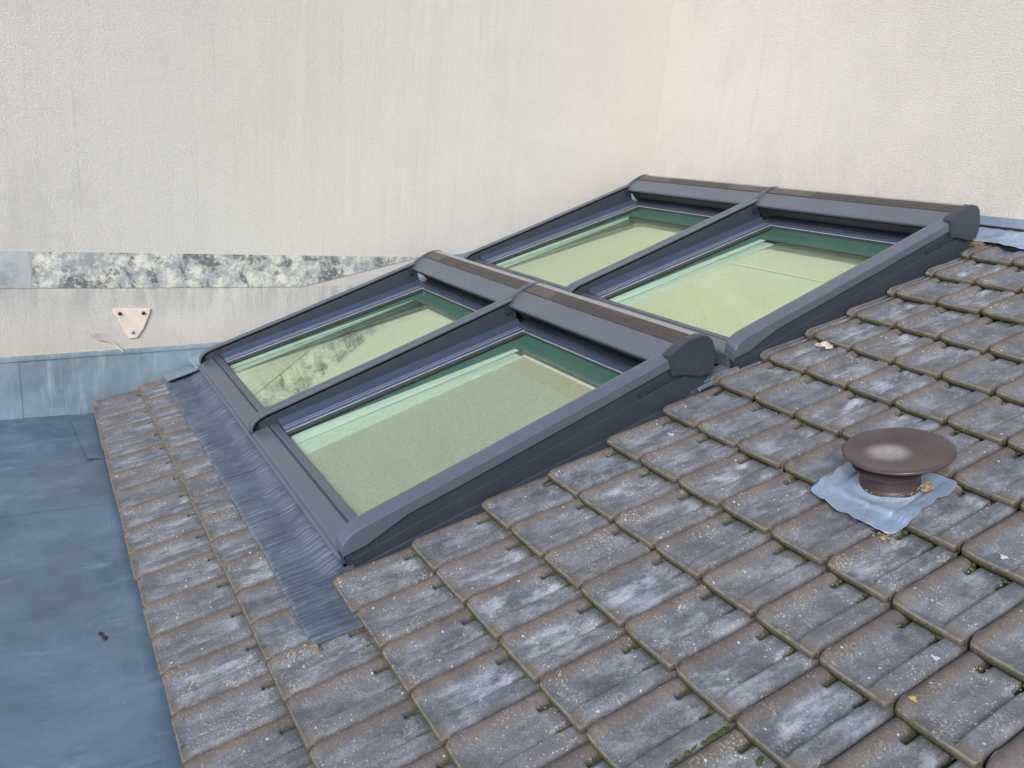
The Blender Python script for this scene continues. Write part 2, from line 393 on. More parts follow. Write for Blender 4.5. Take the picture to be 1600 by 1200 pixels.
# zinc eaves apron running under the first tiles
o = Geo().box(XW+.04, 9, -.035, .1, ZF+.001, ZF+.006).build('eaves_strip', M_flat, bevel=.001)
tag(o, 'narrow zinc strip folded under the lowest tiles', 'flashing')

# upstand at the foot of the side wall
t_ = empty('zinc_upstand', (XW, 0, ZF)); tag(t_, 'blue-grey zinc upstand along the foot of the streaked wall', 'flashing')
def ztop(y): return .327 + (y+.477)*.033
edges = [-7.0, -4.6, -2.4, -.386, -.112, .95]
for a, b in zip(edges[:-1], edges[1:]):
    th = .004 if (edges.index(a) % 2) else .0065
    ys = np.linspace(a, b, 24); prof = []
    gg = Geo()
    rings = []
    for y in ys:
        zt = ztop(y)-ZF-.012; bulge = .003*math.sin(y*9)+.002*math.sin(y*23+1)
        rings.append([(0.0005, y, .001), (th+.002, y, .001), (th+.002+bulge*.4, y, zt*.5), (th+.001, y, zt), (0.0005, y, zt)])
    gg.loft(rings); gg.build('panel', M_upstand, t_)
gg = Geo(); rings = []
for y in np.linspace(-7, 1.0, 120):
    zt = ztop(y)-ZF; k = .0015*math.sin(y*31)+.001*math.sin(y*57)
    rings.append([(.0005, y, zt+.012), (.016+k, y, zt+.004), (.017+k, y, zt-.018+k), (.010, y, zt-.016), (.0005, y, zt-.002)])
gg.loft(rings); gg.build('top_trim', M_upstand, t_)
# sloping part, beside the roof windows
gg = Geo(); rings = []
for s in np.linspace(.80, 4.93, 80):
    p = RP(0, s, 0); zl = p.z - ZF
    top = zl + .070 + .045*max(0, 1-abs(s-2.80)/.16)
    rings.append([(.0006, p.y, zl-.03), (.006, p.y, zl-.03), (.006, p.y, top), (.0006, p.y, top)])
gg.loft(rings); gg.build('stepped_panel', M_upstand, t_)
gg = Geo(); gg.loft([[tuple(RP(x, s, h)-Vector((XW, 0, ZF))) for x, h in ((XW+.006,.05),(XW+.10,.03),(-2.955,.045),(-2.955,.04),(XW+.10,.025),(XW+.006,.045))] for s in np.linspace(.70, 4.9, 12)])
gg.build('side_gutter', M_upstand, t_)

# old zinc band across the side wall
t_ = empty('wall_band', (XW, 0, .79)); tag(t_, 'old zinc band blotched with lichen across the side wall', 'flashing')
zb, zt = -.005, .228
def bandpiece(y0, y1, th, name='band_panel', cut=False):
    if not cut: gg = Geo().box(.0005, th, y0, y1, zb, zt)
    else:
        # the band is cut off along the slope at its end
        poly = [(y0, zb), (1.46, zb), (2.40, zt), (y0, zt)]
        gg = Geo(); n = 4; v = [(.0005, a, b) for a, b in poly] + [(th, a, b) for a, b in poly]
        gg.add(v, [(0,1,2,3), (7,6,5,4)] + [(i, (i+1) % n, n+(i+1) % n, n+i) for i in range(n)])
    return gg.build(name, M_band, t_, bevel=.001)
bandpiece(-7, -3.2, .006); bandpiece(-3.2, -1.4, .0075); bandpiece(-1.4, -.28, .006)
bandpiece(-.28, .06, .0045); bandpiece(.06, .725, .006); bandpiece(.725, 1.2, .0075); bandpiece(1.2, 3, .006, cut=True)
# triangular plate with three screws
t_ = empty('wall_plate', (XW, .30, .55)); tag(t_, 'triangular pinkish plate with three screws on the streaked wall', 'wall plate')
pl = [(-.127,.098),(.112,.094),(.104,.058),(.06,-.05),(.018,-.112),(-.03,-.118),(-.062,-.07),(-.095,.02),(-.122,.06)]
gg = Geo(); n = len(pl); v = [(.001, a, b) for a, b in pl] + [(.014, a*.96, b*.96) for a, b in pl]
gg.add(v, [tuple(range(n-1,-1,-1)), tuple(range(n, 2*n))] + [(i, (i+1) % n, n+(i+1) % n, n+i) for i in range(n)])
gg.build('plate', plain('pinkish_plate', (.70, .61, .53), .85, 0, (.58, .52, .46), 9), t_, bevel=.002)
for a, b in ((-.084,.061), (.062,.062), (-.011,-.070)):
    gg = Geo(); n = 12
    gg.loft([[(x, a+r*math.cos(2*math.pi*i/n), b+r*math.sin(2*math.pi*i/n)) for i in range(n)] for x, r in ((.0145,.0125),(.018,.0125),(.0205,.009),(.026,.0085),(.0275,.006))])
    gg.build('screw', M_steel if b < 0 else plain('rusty_screw', (.06,.05,.045), .6, .4), t_)
# loose cable end
def smooth_path(P, k=8):
    P = [Vector(p) for p in P]; out = []
    for i in range(len(P)-1):
        p0, p1, p2, p3 = P[max(i-1,0)], P[i], P[i+1], P[min(i+2, len(P)-1)]
        for j in range(k):
            t = j/k; out.append(.5*((2*p1)+(-p0+p2)*t+(2*p0-5*p1+4*p2-p3)*t*t+(-p0+3*p1-3*p2+p3)*t**3))
    out.append(P[-1]); return [tuple(p) for p in out]
o = Geo().tube(smooth_path([(XW+.028,.226,.350),(XW+.022,.205,.372),(XW+.012,.165,.412),(XW+.020,.10,.437),(XW+.03,.052,.455),(XW+.035,.032,.480),(XW+.038,.048,.497),(XW+.04,.085,.496),(XW+.045,.096,.487)]), .0042).build('loose_cable', M_white_wire, smooth=True)
tag(o, 'thin pale cable end curling out above the zinc upstand', 'cable')

# ------------------------------------------------------------ tiled roof
W_, G_ = .2370, .33
roof = empty('tiled_roof', (0, 0, 0), PITCH); tag(roof, 'sloping roof of weathered brown-grey interlocking tiles', 'roof')
Geo().add([(-3.2,.02,-.075),(5.6,.02,-.075),(5.6,4.95,-.075),(-3.2,4.95,-.075),(-3.2,.02,-.12),(5.6,.02,-.12),(5.6,4.95,-.12),(-3.2,4.95,-.12)],
          [(0,1,2,3),(7,6,5,4),(0,4,5,1),(1,5,6,2),(2,6,7,3),(3,7,4,0)]).build('underlay', M_deck, roof)
def ss(x, a, b):
    t = np.clip((x-a)/(b-a), 0, 1); return t*t*(3-2*t)
U = np.array([0,.006,.014,.028,.05,.08,.12,.16,.19,.22,.235,.25,.265,.28,.30,.33,.38,.44,.50,.56,.61,.65,.675,.69,.70,.712,.725,.74,.755,.775,.80,.85,.90,.94,.965,.982,.992,1.0])
V = np.array([0,.006,.016,.03,.05,.075,.10,.13,.17,.22,.30,.38,.46,.54,.62,.70,.77,.82,.845,.86,.872,.884,.896,.908,.922,.94,.96,1.0,1.08])
uu, vv = np.meshgrid(U, V)
roll = ss(uu, 0, .03)*.35 + ss(uu, 0, .10)*.65
roll = roll*(1-ss(uu, .13, .30))
band = ss(uu, .715, .762)*(1-.55*ss(uu, .965, 1.0))
H0 = .0180*roll*(.25+.75*ss(vv, 0, .10)) + .0165*band*ss(vv, .01, .15)
panm = ss(uu, .24, .34)*(1-ss(uu, .66, .71))
H0 += (-.0050*panm - .0065*ss(uu,.60,.715)*(1-ss(uu,.715,.735)))*ss(vv, .015, .10)*(1-ss(vv, .80, .90))
tong = panm*ss(vv, .80, .90)
H0 += .006*tong
def rect(u, c, wd): return ss(u, c-wd, c-wd*.45)*(1-ss(u, c+wd*.45, c+wd))
notch = (rect(uu, .270, .054)+rect(uu, .708, .056))*ss(vv, .855, .885)
H0 += -.021*np.clip(notch, 0, 1)
H0 += -.0400*np.clip(vv, 0, 1.08)
H0 += -.006*(1-ss(vv, 0, .02))                 # rounded arris on the nose
ridge_m = np.clip(roll*1.1*(1-ss(uu,.22,.30)) + .55*(1-ss(vv, 0, .05)) + .35*ss(uu,.97,1) + .8*rect(uu,.82,.13)*(1-ss(vv,.02,.13)), 0, 1)
pan_m = ss(uu, .22, .36)*(1-.45*ss(uu, .68, .74))*(1-ss(vv,.90,.96)*.7)
nose_m = np.clip((1-ss(vv, 0, .050))*.85 + np.clip(notch, 0, 1)*1.3 + .5*ss(vv,.955,.985), 0, 1)
cornerL = np.zeros_like(uu); rr = .10
m_ = uu < rr; cornerL[m_] = (1-np.sqrt(np.clip(1-((rr-uu[m_])/rr)**2, 0, 1)))*.055
rr2 = .03; m_ = uu > 1-rr2; cornerL[m_] += (1-np.sqrt(np.clip(1-((uu[m_]-1+rr2)/rr2)**2, 0, 1)))*.02
cornerL = cornerL*(1-ss(vv, 0, .30))
VV, FF, UVs, MK, TT = [], [], [], [], []
nbase = 0
nu, nv = len(U), len(V)
idx = np.arange(nu*nv).reshape(nv, nu)
top_q = np.stack([idx[:-1,:-1], idx[:-1,1:], idx[1:,1:], idx[1:,:-1]], -1).reshape(-1, 4)
rowfit = {0:(.014,-.003,0,-.001),1:(-.007,-.002,.001,.001),2:(-.024,.008,.006,-.001),3:(-.01,.003,.002,0),4:(-.028,.006,.015,-.003),
          5:(-.001,.001,0,0),6:(-.018,.003,.006,-.002),7:(-.034,.006,.020,-.004),8:(-.021,.004,.033,-.007),9:(-.010,.003,.031,-.009),
          10:(.001,.002,.016,-.011),11:(.006,.005,.002,-.010),12:(.005,0,0,0),13:(.012,0,-.007,0),14:(.019,0,-.012,0)}
def rowpos(i, j):
    a, b, c, d = rowfit[j]; k = min(i, 8)
    return i*W_ + a + b*k, j*G_ + c + d*min(k, 6)
def add_tile(i, j, xl=None, xr=None, cut=None):
    global nbase
    x0, s0 = rowpos(i, j); x1, s1 = rowpos(i+1, j)
    gap = .0042
    if xl is not None: x0 = xl
    if xr is not None: x1 = xr
    wdt = x1-x0-2*gap
    js, jh, jr = rng.normal(0, .0022), rng.normal(0, .0010), rng.normal(0, .004)
    X = x0+gap+uu*wdt; Sx = s0+(s1-s0)*uu+js+vv*G_+cornerL+jr*(uu-.5)*.24
    nz = snoise(X*9, Sx*7, 3)*.0009 + snoise(X*40, Sx*34, 5)*.00045
    Hh = H0+jh+rng.normal(0,.002)*(uu-.5)+nz
    if cut is not None: Sx = np.minimum(Sx, cut)
    top = np.stack([X, Sx, Hh], -1).reshape(-1, 3)
    # front skirt: two more rows below the nose; side skirts
    fr = top[:nu].copy(); f1 = fr.copy(); f1[:,1] += -.002; f1[:,2] -= .008
    f2 = fr.copy(); f2[:,2] -= .0245; f2[:,1] += .001; f3 = fr.copy(); f3[:,2] -= .026; f3[:,1] += .035
    L = top.reshape(nv, nu, 3)[:,0].copy(); L[:,2] -= .040; Rr = top.reshape(nv, nu, 3)[:,-1].copy(); Rr[:,2] -= .040
    verts = np.concatenate([top, f1, f2, f3, L, Rr]); b0 = nu*nv
    faces = [top_q]
    a = np.arange(nu-1)
    for p, q in ((0, b0), (b0, b0+nu), (b0+nu, b0+2*nu)):
        faces.append(np.stack([q+a, q+a+1, p+a+1, p+a], -1))
    lb = b0+3*nu; bq = np.arange(nv-1)
    faces.append(np.stack([lb+bq, idx[bq,0], idx[bq+1,0], lb+bq+1], -1))
    rb = lb+nv; faces.append(np.stack([idx[bq,-1], rb+bq, rb+bq+1, idx[bq+1,-1]], -1))
    faces = np.concatenate(faces)
    VV.append(verts); FF.append(faces+nbase); nbase += len(verts)
    uvt = np.concatenate([np.stack([uu, vv], -1).reshape(-1, 2)] + [np.stack([U, np.zeros(nu)], -1)]*3 + [np.stack([np.zeros(nv), V], -1), np.stack([np.ones(nv), V], -1)])
    r = rng.random()
    mk = np.zeros((len(verts), 4)); mk[:,0] = r
    def fill(k, a_, front, side): mk[:,k] = np.concatenate([a_.ravel(), np.full(3*nu, front), np.full(2*nv, side)])
    fill(1, ridge_m, .2, .8); fill(2, nose_m, 1.0, .35); fill(3, pan_m, 0, 0)
    tt = np.zeros((len(verts), 4)); tt[:,0] = rng.random()**1.5; tt[:,1] = rng.random(); tt[:,2] = rng.random()**2; tt[:,3] = 1
    UVs.append(uvt); MK.append(mk); TT.append(tt)
for j in range(15):
    if j < 2:
        add_tile(-13, j, xl=-3.2 if j == 0 else -3.165)
        for i in range(-12, 23): add_tile(i, j)
    else:
        for i in range(0, 23):
            kw = {}
            if i == 0:
                if j >= 8:
                    x0_, s0_ = rowpos(0, j); add_tile(0, j, xl=x0_-.038-.006, xr=x0_+.004)
                kw = {}
            add_tile(i, j, **kw)
VV = np.concatenate(VV); FF = np.concatenate(FF); UVs = np.concatenate(UVs); MK = np.concatenate(MK); TT = np.concatenate(TT)
me = bpy.data.meshes.new('tile_covering')
me.vertices.add(len(VV)); me.vertices.foreach_set('co', VV.astype(np.float32).ravel())
me.loops.add(FF.size); me.loops.foreach_set('vertex_index', FF.astype(np.int32).ravel())
me.polygons.add(len(FF)); me.polygons.foreach_set('loop_start', np.arange(0, FF.size, 4, dtype=np.int32))
me.update(calc_edges=True)
uvl = me.uv_layers.new(name='UVMap'); uvl.data.foreach_set('uv', UVs[FF.ravel()].astype(np.float32).ravel())
for nm, A in (('mask', MK), ('tint', TT)):
    at = me.attributes.new(nm, 'FLOAT_COLOR', 'POINT'); at.data.foreach_set('color', A.astype(np.float32).ravel())
me.polygons.foreach_set('use_smooth', np.ones(len(FF), bool)); me.validate(); me.materials.append(M_tile)
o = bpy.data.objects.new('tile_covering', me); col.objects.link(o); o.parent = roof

# ------------------------------------------------------------ roof windows
def Htop(s):                                    # top of the side rails, s measured from the lower edge of the window
    pts = [(0, .045), (.004, .085), (.015, .112), (.035, .130), (.065, .142), (.10, .148), (.65, .172), (1.20, .199), (1.70, .226)]
    return float(np.interp(s, [p[0] for p in pts], [p[1] for p in pts]))
SR = [0, .004, .009, .015, .025, .035, .05, .065, .08, .10, .3, .65, 1.2, 1.70]
def rail_rings(x0, x1, top0, top1, bottom, srange=SR):
    """cross-section ring at each station: (x0,bottom) (x0,top0) (x1,top1) (x1,bottom)"""
    out = []
    for s in srange:
        H = Htop(s); b = min(bottom(s, H), H-.006)
        out.append([(x0, s, b), (x0, s, H+top0), (x1, s, H+top1), (x1, s, b)])
    return out
BOXP = [(1.672,.176),(1.668,.190),(1.676,.197),(1.783,.236),(1.80,.240),(1.845,.246),(1.885,.247),(1.925,.238),(1.95,.215),(1.960,.17),(1.955,.03),(1.80,.03),(1.80,.155),(1.70,.175)]
def box_top(s): return float(np.interp(s, [1.676,1.783,1.80,1.845,1.885,1.925,1.95], [.197,.236,.240,.246,.247,.238,.215]))
def cap_profile(off=0):
    return [(1.690,.232),(1.72,.243),(1.77,.256),(1.83,.264),(1.89,.260),(1.94,.240),(1.966,.205),(1.974,.150),(1.965,.095),(1.955,.062),(1.935,.045),(1.86,.052),(1.80,.085),(1.745,.108),(1.700,.12)]
def make_window(x0, s0, wd, label, right, plates, blind, lining, yend=0):
    t = empty('roof_window', tuple(RP(x0, s0, 0)), PITCH)
    tag(t, label, 'roof window', 'grey aluminium roof windows with roller shutter boxes')
    # curb, hidden body of the frame
    g = Geo(); g.box(.012, .16, .02, 1.93, -.05, .044); g.box(wd-.16, wd-.014, .02, 1.93, -.05, .044)
    g.box(.16, wd-.16, .02, .14, -.05, .044); g.box(.16, wd-.16, 1.66, 1.93, -.05, .029)
    g.build('curb', M_alu_side, t)
    # bottom cover with grooves
    g = Geo(); g.prism([(-.004,-.012),(-.004,.060),(.002,.070),(.010,.073),(.014,.0765),(.090,.0775),(.0925,.064),(.1015,.062),(.104,.0745),(.109,.076),(.143,.067),(.148,.060),(.150,.046),(.02,.046),(.02,-.012)], .036, wd-.036)
    g.build('bottom_cover', M_alu, t, bevel=.0012)
    # sash sides: stepped profiles with fine ridges
    for side in (0, 1):
        P = [(.036,.040),(.036,.094),(.060,.092),(.062,.074),(.112,.068),(.114,.071),(.119,.071),(.121,.067),(.134,.065),(.136,.0685),(.141,.0685),(.143,.064),(.158,.061),(.160,.064),(.165,.064),(.168,.060),(.172,.040)]
        if side: P = [(wd-a, b) for a, b in P]
        rings = [[(a, s, b) for a, b in P] for s in (.150, 1.70)]
        Geo().loft(rings).build('sash_profile', M_strip, t, bevel=.0006)
        P = [(.1722,.030),(.1722,.0575),(.186,.0545),(.186,.030)]
        if side: P = [(wd-a, b) for a, b in P]
        Geo().loft([[(a, s, b) for a, b in P] for s in (.1502, 1.655)]).build('gasket', M_gasket, t)
    # front sash member just above the bottom cover
    # top inner members below the shutter box
    Geo().prism([(1.655,.030),(1.655,.058),(1.662,.064),(1.668,.064),(1.670,.060),(1.676,.060),(1.678,.068),(1.700,.070),(1.702,.030)], .172, wd-.172).build('sash_profile', M_strip, t, bevel=.0008)
    Geo().prism([(1.7025,.030),(1.7025,.072),(1.706,.077),(1.711,.077),(1.715,.070),(1.78,.084),(1.81,.03)], .062, wd-.062).build('shutter_bar', M_alu_dark, t, bevel=.0012)
    Geo().prism([(1.683,.158),(1.683,.170),(1.70,.169),(1.70,.155)], .04, wd-.04).build('seal_strip', M_rubber_gap, t)
    # glass unit: outer pane, coated inner pane, teal reveal between
    gx0, gx1, gs0, gs1 = .186, wd-.186, .150, 1.655
    Geo().add([(gx0,gs0,.0505),(gx1,gs0,.0505),(gx1,gs1,.0505),(gx0,gs1,.0505)], [(0,1,2,3)]).build('glass_pane', M_pane, t)
    g = Geo(); e = .004
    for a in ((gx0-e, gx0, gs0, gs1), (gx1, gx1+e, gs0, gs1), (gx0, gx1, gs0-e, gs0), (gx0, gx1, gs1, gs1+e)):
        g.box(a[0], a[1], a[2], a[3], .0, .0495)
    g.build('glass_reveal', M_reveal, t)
    Geo().box(gx0-.02, gx1+.02, gs0-.02, gs1+.02, .025, .0330).build('coated_pane', M_coat, t)
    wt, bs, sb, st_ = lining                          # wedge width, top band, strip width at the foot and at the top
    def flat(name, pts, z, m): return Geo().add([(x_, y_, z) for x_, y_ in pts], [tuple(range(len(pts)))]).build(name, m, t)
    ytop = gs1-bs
    flat('shaded_inner_frame', [(gx0, gs0+.10), (gx0+wt, ytop), (gx1, ytop), (gx1, gs1), (gx0, gs1)], .0350, M_shade_wedge)  # shade on the frame reveal, painted as a flat wedge and band
    flat('frame_shadow', [(gx0+wt*.95, ytop-.012), (gx1, ytop-.012), (gx1, ytop), (gx0+wt, ytop)], .0355, M_gasket)  # thin dark strip painted as the frame's shadow
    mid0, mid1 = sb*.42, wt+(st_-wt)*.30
    flat('lit_side_lining', [(gx0, gs0), (gx0+mid0, gs0), (gx0+mid1, ytop-.013), (gx0+wt*.95, ytop-.013), (gx0, gs0+.10)], .0345, M_lit_lining_seam)  # interior light on the lining, painted as pale flat strips
    flat('lit_side_lining', [(gx0+mid0+.006, gs0), (gx0+sb, gs0), (gx0+st_, ytop-.05), (gx0+mid1+.006, ytop-.05)], .0345, M_lit_lining_thin)
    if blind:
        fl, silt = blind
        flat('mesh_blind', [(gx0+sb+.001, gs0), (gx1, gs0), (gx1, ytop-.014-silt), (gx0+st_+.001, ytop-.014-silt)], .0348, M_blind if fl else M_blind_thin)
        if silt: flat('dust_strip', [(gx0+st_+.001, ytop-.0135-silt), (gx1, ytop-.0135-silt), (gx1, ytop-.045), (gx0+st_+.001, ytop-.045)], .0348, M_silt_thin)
        if yend: Geo().box(gx0+st_, gx1, yend, yend+.010, .0349, .036).build('blind_seam', M_lit_lining_seam, t)
    g = Geo(); g.box(.1665, .1715, .150, 1.668, .0605, .0632); g.box(.1665, wd-.1665, 1.650, 1.6535, .0605, .0632); g.box(.1385, .1402, .152, 1.66, .0685, .0700); g.box(.1160, .1175, .152, 1.66, .0710, .0722); g.build('highlight_bead', M_highlight_bead, t)  # bright beads: gasket edge highlight painted on, plus light ridge lines
    # side rails
    def low(s, H): return .03 + .0*s
    # inner guide face of the left rail with a gap under its lip, its shade painted black
    g = Geo().loft(rail_rings(.004, .014, -.013, -.013, lambda s, H: -.03)); g.build('rail_body', M_rubber_gap, t)
    g = Geo().loft(rail_rings(.0, .0365, -.0005, -.0035, lambda s, H: H-.012)); g.build('side_rail', M_alu, t, bevel=.0015)
    g = Geo().loft([[(x_, s, z_) for x_, z_ in ((.028,.04),(.028,Htop(s)-.027),(.0335,Htop(s)-.027),(.0355,.04))] for s in [.05,.10,.65,1.2,1.70]]); g.build('guide_face', M_alu_side, t)
    if not right:
        g = Geo().loft(rail_rings(wd-.030, wd-.004, -.020, -.020, lambda s, H: -.03)); g.build('rail_body', M_alu_dark, t)
        g = Geo().loft(rail_rings(wd-.0365, wd, -.0035, -.0005, lambda s, H: H-.012)); g.build('side_rail', M_alu, t, bevel=.0015)
    else:
        # broad outer cover, rounded at its foot
        rings = []
        for s in SR:
            H = Htop(s); lo_ = max(.052, H-.062) if s > .1 else .052 - .0*s
            lo_ = min(lo_, H-.004)
            rings.append([(wd-.055, s, H-.03 if H-.03 > lo_ else lo_), (wd-.055, s, H), (wd-.040, s, H+.001), (wd+.004, s, H-.016), (wd+.010, s, H-.020 if H-.02 > lo_ else lo_), (wd+.011, s, lo_)])
        g = Geo().loft(rings); g.build('side_rail', M_alu, t, bevel=.0012)
        # recessed plate and lower cladding plate
        ringsA = [[(wd-.04, s, -.03), (wd-.04, s, Htop(s)-.035), (wd-.002, s, Htop(s)-.035), (wd-.002, s, -.03)] for s in [.012,.10,.65,1.2,1.90]]
        Geo().loft(ringsA).build('side_plate', M_alu_side, t, bevel=.001)
        rb = [[(wd-.0018, s, -.045), (wd-.0018, s, h), (wd+.006, s, h-.002), (wd+.008, s, -.045)] for s, h in ((.03,.018),(.5,.042),(1.0,.062),(1.66,.088),(1.80,.092))]
        Geo().loft(rb).build('side_cladding', M_alu_side, t, bevel=.001)
        Geo().loft([[(wd-.0015, s, h0), (wd-.0015, s, h1), (wd+.0065, s, h1-.002), (wd+.0065, s, h0)] for s, h0, h1 in ((1.50,.093,.112),(1.70,.102,.128),(1.735,.10,.118))]).build('clip', M_alu_dark, t, bevel=.001)
        g = Geo().prism(cap_profile(), wd-.030, wd+.0205); g.build('end_cap', M_alu_side, t, bevel=.006)
    # shutter box
    xr = wd-.0305 if right else wd-.010
    g = Geo().prism(BOXP, .010, xr); g.build('shutter_box', M_alu, t, bevel=.002)
    g = Geo(); g.loft([[(x_, s, box_top(s)+.0005) for x_ in (.012, xr-.002)]+[(x_, s, box_top(s)+.0030) for x_ in (xr-.002, .012)] for s in (1.792, 1.80, 1.82, 1.845, 1.865, 1.886)])
    g.build('solar_strip', M_solar, t)
    for a, b in plates:
        g = Geo(); g.loft([[(x_, s, box_top(s)+.0032) for x_ in (a, b)]+[(x_, s, box_top(s)+.0048) for x_ in (b, a)] for s in (1.798, 1.82, 1.845, 1.865, 1.880)])
        g.build('cover_plate', M_plate, t, bevel=.0008)
    Geo().prism([(1.888,.2475),(1.925,.2388),(1.9505,.2158),(1.9608,.17),(1.967,.17),(1.9575,.218),(1.929,.2425),(1.890,.2515)], .012, xr-.002).build('rear_cover', M_back, t)
    # slim curved strip where neighbouring boxes meet
    def thin_cap(xa, xb):
        prof = [(1.69,.205),(1.69,.222),(1.74,.238),(1.80,.253),(1.84,.258),(1.88,.258),(1.93,.248),(1.96,.222),(1.971,.16),(1.964,.05),(1.78,.05)]
        Geo().prism(prof, xa, xb).build('end_strip', M_alu, t, bevel=.0015)
    thin_cap(.0, .0125)
    if not right: thin_cap(wd-.0125, wd)
    # small bracket in the slot corner and two bolts on the sash
    Geo().box(.037, .052, 1.63, 1.665, .150, .192).build('bracket', M_alu_dark, t, bevel=.001)
    Geo().box(.10, .15, 1.72, 1.76, .148, .172).build('shutter_hook', M_alu_dark, t, bevel=.001)
    for xx, s_ in ((.052, .12), (wd-.16, .122)):
        n = 10; Geo().loft([[(xx+r*math.cos(2*math.pi*i/n), s_+r*math.sin(2*math.pi*i/n), z) for i in range(n)] for r, z in ((.006,.060),(.006,.0715),(.004,.0735))]).build('bolt', M_alu_dark, t)
    return t
make_window(-2.965, .735, 1.452, 'lower left roof window whose glass reflects the lichened band', False, [(.03,.27)], None, (.085,.12,.17,.10))
make_window(-1.507, .735, 1.452, 'lower right roof window, closest to the vent, with dusty dark glass', True, [(.03,.30)], (True,.16), (.115,.13,.275,.26))
make_window(-2.965, 2.83, 1.452, 'upper left roof window in the corner between the two walls', False, [(.03,.42),(1.10,1.40)], (False,0), (.07,.17,.15,.13))
make_window(-1.507, 2.83, 1.452, 'upper right roof window beside the topmost tiles', True, [(.03,.40)], (False,0), (.08,.185,.215,.235), 1.02)

# dark gutter beside the windows and flashing between the rows
g = Geo(); g.loft([[(-.06, s, -.02), (-.06, s, -.004), (-.045, s, -.026), (.03, s, -.028), (.03, s, -.034), (-.05, s, -.034)] for s in (.70, 4.93)])
o = g.build('side_gutter', M_alu_side); o.rotation_euler = (PITCH, 0, 0); tag(o, 'dark metal gutter between the roof windows and the cut tiles', 'gutter')
g = Geo(); g.prism([(2.68,.02),(2.68,.052),(2.705,.052),(2.72,.040),(2.80,.044),(2.82,.058),(2.829,.058),(2.829,.02)], -2.955, -.33)
o = g.build('joint_flashing', M_back, bevel=.002); o.rotation_euler = (PITCH, 0, 0); tag(o, 'dusty flashing, coloured beige for reflected sky, between the two rows of roof windows', 'flashing')

# pleated aprons
def tile_wave(x, s, j=1):
    a, b, c, d = rowfit[j]; u = ((x-a)/W_) % 1.0; v = (s-j*G_)/G_
    roll = ss(u, 0, .10)*(1-ss(u, .16, .32)); band = ss(u, .685, .765)*(1-.55*ss(u, .965, 1))
    return .018*roll+.0165*band-.0400*np.clip(v, 0, 1)
def apron(name, x0, x1, s0, s1, label, j, over=True, seed=1, hend=.022):
    nx = int((x1-x0)/.0017); ns = 22
    x = np.linspace(x0, x1, nx); v = np.linspace(0, 1, ns); X, Vv = np.meshgrid(x, v)
    s1 = s1-.035*ss(X, -.07, -.04) if over else s1
    low_ = s0+.006*snoise(X*6, X*0, seed+4)+.004*snoise(X*30, X*0, seed+5)
    Sx = low_+(s1-low_)*Vv
    warp = .010*snoise(X*3.2, Vv*1.8+3, seed)+.005*snoise(X*11, Vv*4, seed+1)
    dens = 1+.25*snoise(X*1.3, X*0, seed+7)
    ph = (X+warp)*2*np.pi/.0250*1.0 + 2.5*snoise(X*5, X*0, seed+2)
    pl = np.abs(np.sin(ph/2))**.65
    amp = .0170*(.45+.75*ss(snoise(X*2.1, Vv*1.3, seed+3), -.5, .6))*(1-.35*ss(Vv,.8,1))*(1-.8*ss(Vv,.5,.75)*ss(X,-.08,-.03))
    base = (tile_wave(X, Sx, j) if over else 0)*(.55+.45*ss(X,-.3,-.05)) + .006*snoise(X*7, Sx*9, seed+9)*.5
    Z = base+.006+pl*amp+hend*ss(Vv, .55, 1.0)*(1-ss(X,-.10,-.04))
    Z[0] -= .004
    o = grid(name, X, Sx, Z, M_apron, thick=.0015); o.rotation_euler = (PITCH, 0, 0)
    return tag(o, label, 'flashing', 'pleated lead aprons below the roof windows')
apron('pleated_apron', -3.14, .292, .488, .735, 'long pleated blue-grey apron between the eaves tiles and lower roof windows', 1)
apron('pleated_apron', -.15, -.028, 2.58, 2.83, 'short piece of pleated apron emerging beside the lower shutter end cap', 7, over=False, seed=5, hend=.004).location = tuple(N*-.026)
g = Geo(); g.loft([[(-3.19, s, .004), (-3.19, s, .010), (-2.96, s, .034), (-2.96, s, .028)] for s in (.50, .9)])
o = g.build('corner_sheet', M_upstand); o.rotation_euler = (PITCH, 0, 0); tag(o, 'small zinc sheet closing the corner at the wall end of the pleated apron', 'flashing')
# apron drip bead along the bottom of the lower windows
o = Geo().loft([[(x_, .716, .040), (x_, .716, .052), (x_, .7305, .058), (x_, .7305, .040)] for x_ in (-2.985, -.045)]).build('bead_profile', M_alu, bevel=.001)
o.rotation_euler = (PITCH, 0, 0); tag(o, 'thin grey bead along the foot of the lower roof windows', 'profile')

# ------------------------------------------------------------ flashing at the back wall
t_ = empty('back_flashing', (0, YC, 1.69)); tag(t_, 'pale blue zinc strip at the foot of the back wall', 'flashing')
xs = np.linspace(-3.1, 9, 160); g = Geo()
g.loft([[(x, -.001, .058), (x, -.010+.001*math.sin(x*21), .056), (x, -.012+.0015*math.sin(x*17+1), .004), (x, -.001, .002)] for x in xs]); g.build('cover_strip', M_lead, t_)
g = Geo(); g.box(-3.1, 9, -.006, -.0005, -.14, .0015); g.build('shadow_board', M_deck, t_)
X, Vv = np.meshgrid(np.linspace(-.17, 5.4, 420), np.linspace(0, 1, 26))
edge = 4.80+.022*snoise(X*7, X*0, 21)+.012*snoise(X*26, X*0, 22)
Sx = edge+(4.955-edge)*Vv
Z = .004+.010*np.abs(snoise(X*18, Vv*6, 23))+.006*snoise(X*44, Vv*11, 24)+.030*ss(Vv,.55,1)+.35*tile_wave(X, Sx, 14)*0
o = grid('crumpled_lead', X, Sx, Z+.006, M_lead, thick=.002); o.rotation_euler = (PITCH, 0, 0)
tag(o, 'crumpled lead sheet over the topmost tiles at the back wall', 'flashing')
o = Geo().box(-.17, -.02, 4.79, 4.83, -.02, .006).build('timber_batten', M_wood, bevel=.002); o.rotation_euler = (PITCH, 0, 0)
